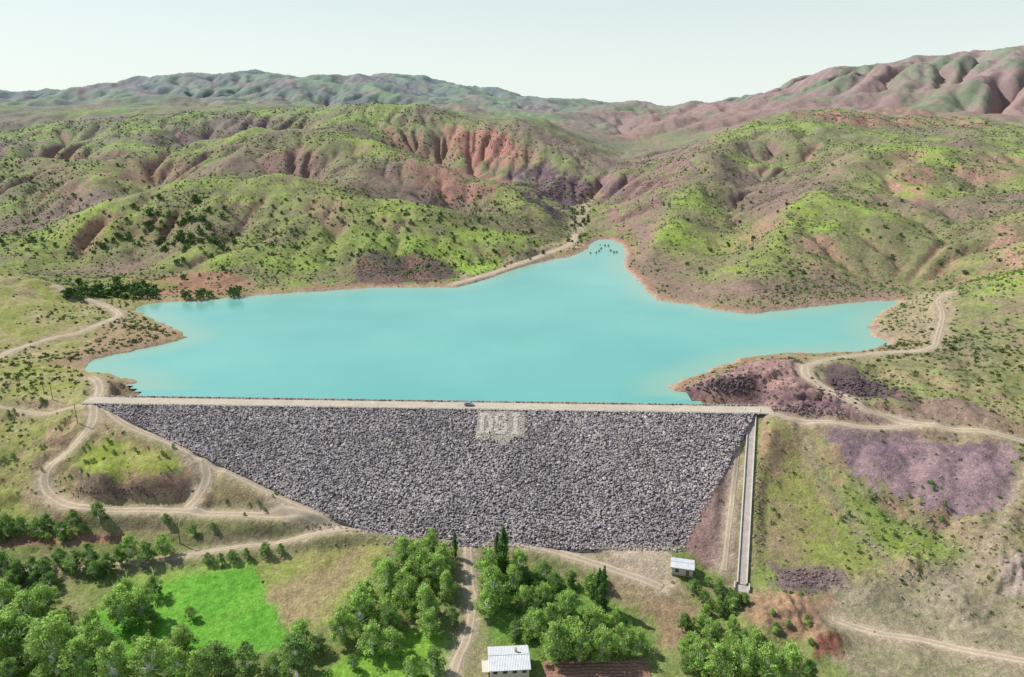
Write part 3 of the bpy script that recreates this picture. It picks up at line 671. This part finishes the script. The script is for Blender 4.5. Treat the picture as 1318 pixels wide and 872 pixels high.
for k,a,b,h in T_: tree(k,a,b,h*random.uniform(.92,1.08),random.uniform(.9,1.15))
for cx,cy_,wx_,wy_,n_,h0,h1 in [(715,790,65,42,44,3,7),(520,775,60,45,20,3,7),(150,825,110,40,30,4,9),(930,840,50,30,30,3,7),(60,735,110,10,18,3,6),(50,692,80,6,14,3,5),(770,838,50,20,12,3,7),(930,775,25,22,14,2.5,5),(30,770,40,20,10,5,9),(60,855,60,18,8,6,10),(60,560,60,60,20,1.5,3),(165,590,60,14,12,1.2,2.4),(1150,660,70,40,22,1.2,2.6),(1010,800,40,30,8,2,3.5),(300,650,60,14,8,1.2,2.4),(1180,450,100,12,10,1.2,2.4)]:
    for i in range(n_):
        tree(random.choice((W,W,D)) if h1>3 else D,cx+random.uniform(-1,1)*wx_,cy_+random.uniform(-1,1)*wy_,random.uniform(h0,h1),random.uniform(.9,1.3))
# ------------------------------------------------------------- hillside trees / shrubs (masses)
def leaf_blob(n,seed,size=.34):
    V,Fq,_=leaves([(0,0,0)],[(1,1,.85)],n,size,np.array([1,1,1.])); return V,Fq
LB=leaf_blob(26,1)
pos=[];scl=[];cc=[]
def add_tree(px,py,r):
    x,y,z=hit(px,py); z=max(z,0) if y>310 else z; pos.append((x,y,z+r*.8)); scl.append((r,r,r*1.1)); cc.append(np.array([.10,.17,.055])*random.uniform(.8,1.4))
for i in range(80): add_tree(random.gauss(235,50),random.gauss(298,20),random.uniform(1.8,3.4))
for i in range(75): add_tree(random.uniform(85,200),random.gauss(377,5),random.uniform(1.6,3.2))
for a,b,r in [(240,384,3.6),(258,384,4),(302,383,5),(270,382,3),(178,384,4),(120,380,3),(236,360,2.5),(380,320,2.4)]: add_tree(a,b,r)
for i in range(200): add_tree(random.uniform(330,700),random.uniform(250,345),random.uniform(1.0,2.0))
for i in range(90): add_tree(random.uniform(0,200),random.uniform(200,330),random.uniform(1.2,2.2))
for i in range(90): add_tree(random.uniform(850,1300),random.uniform(180,360),random.uniform(1.2,2.0))
for i in range(40): add_tree(random.gauss(745,8),random.gauss(278,16),random.uniform(1.5,2.6))
for i in range(10): add_tree(random.uniform(758,796),random.uniform(318,334),random.uniform(.6,1.1))
scatter('hillside_trees',leaf_blob(70,2,.26),np.array(pos),np.array(scl),np.array(cc),M_bush,.1,False,None,False)
N=190000; az=rng.uniform(math.radians(-45),math.radians(45),N); rr_=np.sqrt(rng.uniform(210**2,1700**2,N)*1.0); 
sel=rng.random(N)<.4; rr_[sel]=np.exp(rng.uniform(math.log(225),math.log(1200),sel.sum()))
x=rr_*np.sin(az);y=rr_*np.cos(az)
def samp(arr): return Hf(x,y,arr.reshape(NR,NA))
sdv=samp(sd);ddv=samp(dd);rdv=samp(roadd);spv=samp(spd);zv=Hf(x,y); lav=samp(LA); pmv=samp(PM)
dens=.40+1.2*fbm(x,y,90,2,101)+.8*fbm(x,y,22,2,102)+.5*ss(3.4,4.4,lav)
dens=dens*np.where(rr_<430,.45,1)
k=(sdv>5)&(ddv>3)&(rdv>1.5)&(spv>4)&(rng.random(N)<np.clip(dens,.04,1))&~((y<262)&(zv<-22)&(x<90)&(rng.random(N)<.9))&~((pmv>.6)&(y<300)&(rng.random(N)<.75))
x=x[k];y=y[k];z=zv[k];r0=rr_[k];N=len(x)
dk=rng.random(N)<.22
size=rng.uniform(.4,1.0,N)*(1+.5*ss(700,1600,r0))*np.where(dk,1.5,1); size=np.where(r0<380,size*.7,size)
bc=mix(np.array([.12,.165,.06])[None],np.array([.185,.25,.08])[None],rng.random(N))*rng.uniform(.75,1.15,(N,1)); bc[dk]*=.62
hzb=np.clip((1-np.exp(-np.clip(r0-700,0,None)/9500.))*1.3,0,1); bc=mix(bc,np.array([.2,.3,.42])[None],hzb)  # same distance haze, painted into the shrub colours
P3=np.column_stack([x,y,z+size*.3]); S3=np.stack([size,size,size*.75],1)
near=r0<480
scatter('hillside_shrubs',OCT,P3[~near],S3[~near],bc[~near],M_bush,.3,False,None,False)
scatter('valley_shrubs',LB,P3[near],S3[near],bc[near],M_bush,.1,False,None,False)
pos=[];scl=[];cl=[]
for cx,cy_,wx_,wy_,n_,c0,r0_,r1_ in [(940,495,45,14,240,L(122,108,110),.3,.9),(1110,500,50,16,240,L(118,100,108),.3,.9),(1040,528,60,8,160,L(140,118,120),.25,.7),(520,350,60,12,160,L(122,104,104),.4,1.1),(1050,745,50,14,160,L(140,122,122),.2,.6),(720,250,35,20,120,L(124,106,112),.8,1.8),(470,677,70,6,260,L(160,150,145),.25,.5),(650,702,150,4,260,L(160,152,148),.25,.5),(165,634,75,7,120,L(130,112,108),.2,.6),(1180,700,130,90,300,L(168,154,140),.2,.6),(975,640,8,90,120,L(150,130,125),.2,.5)]:
    for i in range(n_):
        p=hit(cx+random.gauss(0,.5)*wx_,cy_+random.gauss(0,.5)*wy_)
        if abs(p[2])<.3 : continue
        r=random.uniform(r0_,r1_); pos.append((p[0],p[1],p[2]+r*.2)); scl.append((r*random.uniform(.8,1.3),r,r*.75)); cl.append(c0*random.uniform(.6,1.4))
scatter('loose_boulders',ICO1,np.array(pos),np.array(scl),np.array(cl),M_rock,.28)
# ------------------------------------------------------------- village house
def gable(name,w,d,zb,rise,ov,mat,parent,ribs=26):
    V=[];Fq=[]; xs=np.linspace(-w/2-ov,w/2+ov,ribs*4+1)
    for i,xx in enumerate(xs):
        h=.05 if (i%4)in(1,2) else 0
        for yy,zz in ((-d/2-ov,zb-ov*rise/(d/2)),(0,zb+rise),(d/2+ov,zb-ov*rise/(d/2))): V.append((xx,yy,zz+h))
        for yy,zz in ((-d/2-ov,zb-ov*rise/(d/2)-.12),(0,zb+rise-.12),(d/2+ov,zb-ov*rise/(d/2)-.12)): V.append((xx,yy,zz))
    for i in range(len(xs)-1):
        a=i*6;b=a+6
        Fq+=[(a,b,b+1,a+1),(a+1,b+1,b+2,a+2),(a+3,a+4,b+4,b+3),(a+4,a+5,b+5,b+4),(a,a+3,b+3,b),(a+2,b+2,b+5,a+5)]
    z=len(xs)*6-6
    Fq+=[(0,1,4,3),(1,2,5,4),(z,z+3,z+4,z+1),(z+1,z+4,z+5,z+2)]
    return mk_mesh(name,V,Fq,mat,None,False,parent)
def house(name,px,py,w,d,h,rot,rise,wins,door=True,zoff=0):
    p=hit(px,py); E=empty(name,(p[0],p[1],p[2]-.2),rot)
    box('walls',(0,0,h/2),(w,d,h),M_plaster,E,.03); box('plinth',(0,0,.2),(w+.16,d+.16,.6),M_conc2,E,.02)
    V=[(-w/2+.02,-d/2,h),(-w/2+.02,d/2,h),(-w/2+.02,0,h+rise-.15),(w/2-.02,-d/2,h),(w/2-.02,d/2,h),(w/2-.02,0,h+rise-.15)]
    mk_mesh('gable_ends',V,[(0,2,1),(3,4,5)],M_plaster,None,False,E)
    gable('roof',w,d,h,rise,.5,M_metal,E)
    box('ridge_cap',(0,0,h+rise+.07),(w+1.0,.35,.08),M_metal,E,.02)
    for fl in range(max(1,int(h//2.8))):
        for i in range(wins):
            xx=-w/2+w*(i+.5)/wins
            if door and fl==0 and i==wins//2: continue
            for sy in (-1,1):
                box('window_frame',(xx,sy*(d/2+.02),1.7+fl*2.9),(1.3,.1,1.3),M_wood,E,.01); box('window_pane',(xx,sy*(d/2+.06),1.7+fl*2.9),(1.1,.08,1.1),M_glass,E)
        for sx in (-1,1):
            box('window_frame',(sx*(w/2+.02),0,1.7+fl*2.9),(.1,1.3,1.3),M_wood,E,.01); box('window_pane',(sx*(w/2+.06),0,1.7+fl*2.9),(.08,1.1,1.1),M_glass,E)
    if door: box('door',(-w/2+w*(wins//2+.5)/wins,-d/2-.03,1.15),(1.1,.12,2.2),M_wood,E,.02)
    return E
H1=house('village_house',655,866,11.5,9.5,5.6,math.radians(4),1.1,4)
box('chimney',(2.2,1.4,7.0),(.7,.7,1.6),M_plaster,H1,.03); box('chimney_cap',(2.2,1.4,7.85),(.95,.95,.1),M_conc2,H1,.02)
box('porch_slab',(-7.0,0,2.8),(2.4,5,.18),M_conc,H1,.02)
for yy in (-2.2,2.2): box('porch_post',(-8.0,yy,1.35),(.2,.2,2.7),M_conc,H1,.02)
H2=house('valve_hut',878,735,7.2,5.2,3.2,math.radians(-14),.5,2)
c=hit(768,866); gx=np.linspace(-16,16,200); gy=np.linspace(-5,5,60); GX2,GY2=np.meshgrid(gx,gy)
xx=c[0]+GX2.ravel(); yy=c[1]+GY2.ravel(); zz=Hf(xx,yy)+.25+.13*np.sin(GY2.ravel()*5.0+perlin(xx/3,yy/3,8))+.1*perlin(xx*1.5,yy*1.5,9)
i_=np.arange(59)[:,None]*200+np.arange(199)[None]
mk_mesh('ploughed_field',np.column_stack([xx,yy,zz]),np.stack([i_,i_+1,i_+201,i_+200],-1).reshape(-1,4),M_road,np.repeat(L(176,138,118)[None],len(xx),0)*(1+.15*perlin(xx,yy,10))[:,None],True)
def pole(px,py,h=9):
    p=hit(px,py); E=empty('utility_pole',p)
    v,f=tube((0,0,-.3),(0,0,h),.17,.11,8); mk_mesh('post',v,f,M_wood,None,True,E)
    box('crossarm',(0,0,h-.7),(2.0,.14,.14),M_wood,E,.01)
    for o in (-.85,0,.85):
        v,f=tube((o,0,h-.62),(o,0,h-.3),.07,.05,6); mk_mesh('insulator',v,f,M_conc,None,True,E)
for a,b in [(57,507),(68,515),(100,545),(232,700)]: pole(a,b)
sx=(PZ(603,527,3)[0]-A[0])/e[0]; cxw,cyw=w_from(sx,0.6); CAR=empty('parked_car',(cxw,cyw,3.12),math.atan2(e[1],e[0]))
bmv=[(-2.1,.45),(-2.15,.95),(-1.9,1.05),(-1.5,1.5),(.3,1.52),(.95,1.05),(1.95,.9),(2.15,.7),(2.1,.4)]
V=[(a,-.85,z) for a,z in bmv]+[(a,.85,z) for a,z in bmv]; nb_=len(bmv)
bm=bmesh.new(); vs=[bm.verts.new(v) for v in V]
for i in range(nb_-1): bm.faces.new((vs[i],vs[i+1],vs[nb_+i+1],vs[nb_+i]))
bm.faces.new(vs[:nb_][::-1]); bm.faces.new(vs[nb_:]); bm.faces.new((vs[nb_-1],vs[0],vs[nb_],vs[2*nb_-1]))
bmesh.ops.bevel(bm,geom=bm.edges[:],offset=.06,segments=2,affect='EDGES')
me=bpy.data.meshes.new('body'); bm.to_mesh(me); bm.free(); me.materials.append(M_car); ob=bpy.data.objects.new('body',me); sc.collection.objects.link(ob); ob.parent=CAR
for sy in (-.86,.86): box('side_glass',(-.55,sy,1.25),(1.5,.03,.34),M_glass,CAR,.01)
for a in (-1.35,1.35):
    for sy in (-.8,.8):
        v,f=tube((a,sy-.1,.33),(a,sy+.1,.33),.33,.33,14); mk_mesh('wheel',v,f,M_dark,None,True,CAR); 
# ------------------------------------------------------------- light, sky, camera
el=math.radians(47); azs=math.radians(-66)
wd=bpy.data.worlds.new('World'); sc.world=wd; wd.use_nodes=True; nt=wd.node_tree
sky=nt.nodes.new('ShaderNodeTexSky'); sky.sky_type='NISHITA'; sky.sun_disc=False; sky.sun_elevation=el; sky.sun_rotation=azs; sky.dust_density=2.0; sky.air_density=1.0; sky.ozone_density=1.0; sky.altitude=1200
tc=nt.nodes.new('ShaderNodeTexCoord'); sx_=nt.nodes.new('ShaderNodeSeparateXYZ'); nt.links.new(tc.outputs['Generated'],sx_.inputs[0])
mr=nt.nodes.new('ShaderNodeMapRange'); mr.inputs[1].default_value=0; mr.inputs[2].default_value=.45; mr.inputs[3].default_value=.90; mr.inputs[4].default_value=.10
nt.links.new(sx_.outputs['Z'],mr.inputs[0])
mx=nt.nodes.new('ShaderNodeMix'); mx.data_type='RGBA'; mx.inputs[7].default_value=(7.5,8.2,7.7,1)
nt.links.new(mr.outputs[0],mx.inputs[0]); nt.links.new(sky.outputs[0],mx.inputs[6])
bg=nt.nodes['Background']; bg.inputs['Strength'].default_value=.12; nt.links.new(mx.outputs[2],bg.inputs[0])
dv=Vector((math.sin(azs)*math.cos(el),math.cos(azs)*math.cos(el),math.sin(el)))
ld=bpy.data.lights.new('sun','SUN'); ld.energy=5.0; ld.angle=math.radians(.5); ld.color=(1,.955,.88); lo=bpy.data.objects.new('sun',ld); lo.rotation_euler=dv.to_track_quat('Z','Y').to_euler(); sc.collection.objects.link(lo)
cd=bpy.data.cameras.new('camera'); cd.sensor_width=36; cd.lens=36*F/1318; cd.clip_end=30000; cd.clip_start=1
co=bpy.data.objects.new('camera',cd); co.location=(0,0,CZ); co.rotation_euler=(math.radians(90)-TH,0,0); sc.collection.objects.link(co); sc.camera=co
sc.view_settings.view_transform='Standard'; sc.view_settings.look='None'; sc.view_settings.exposure=0
print('done',time.time()-T0)
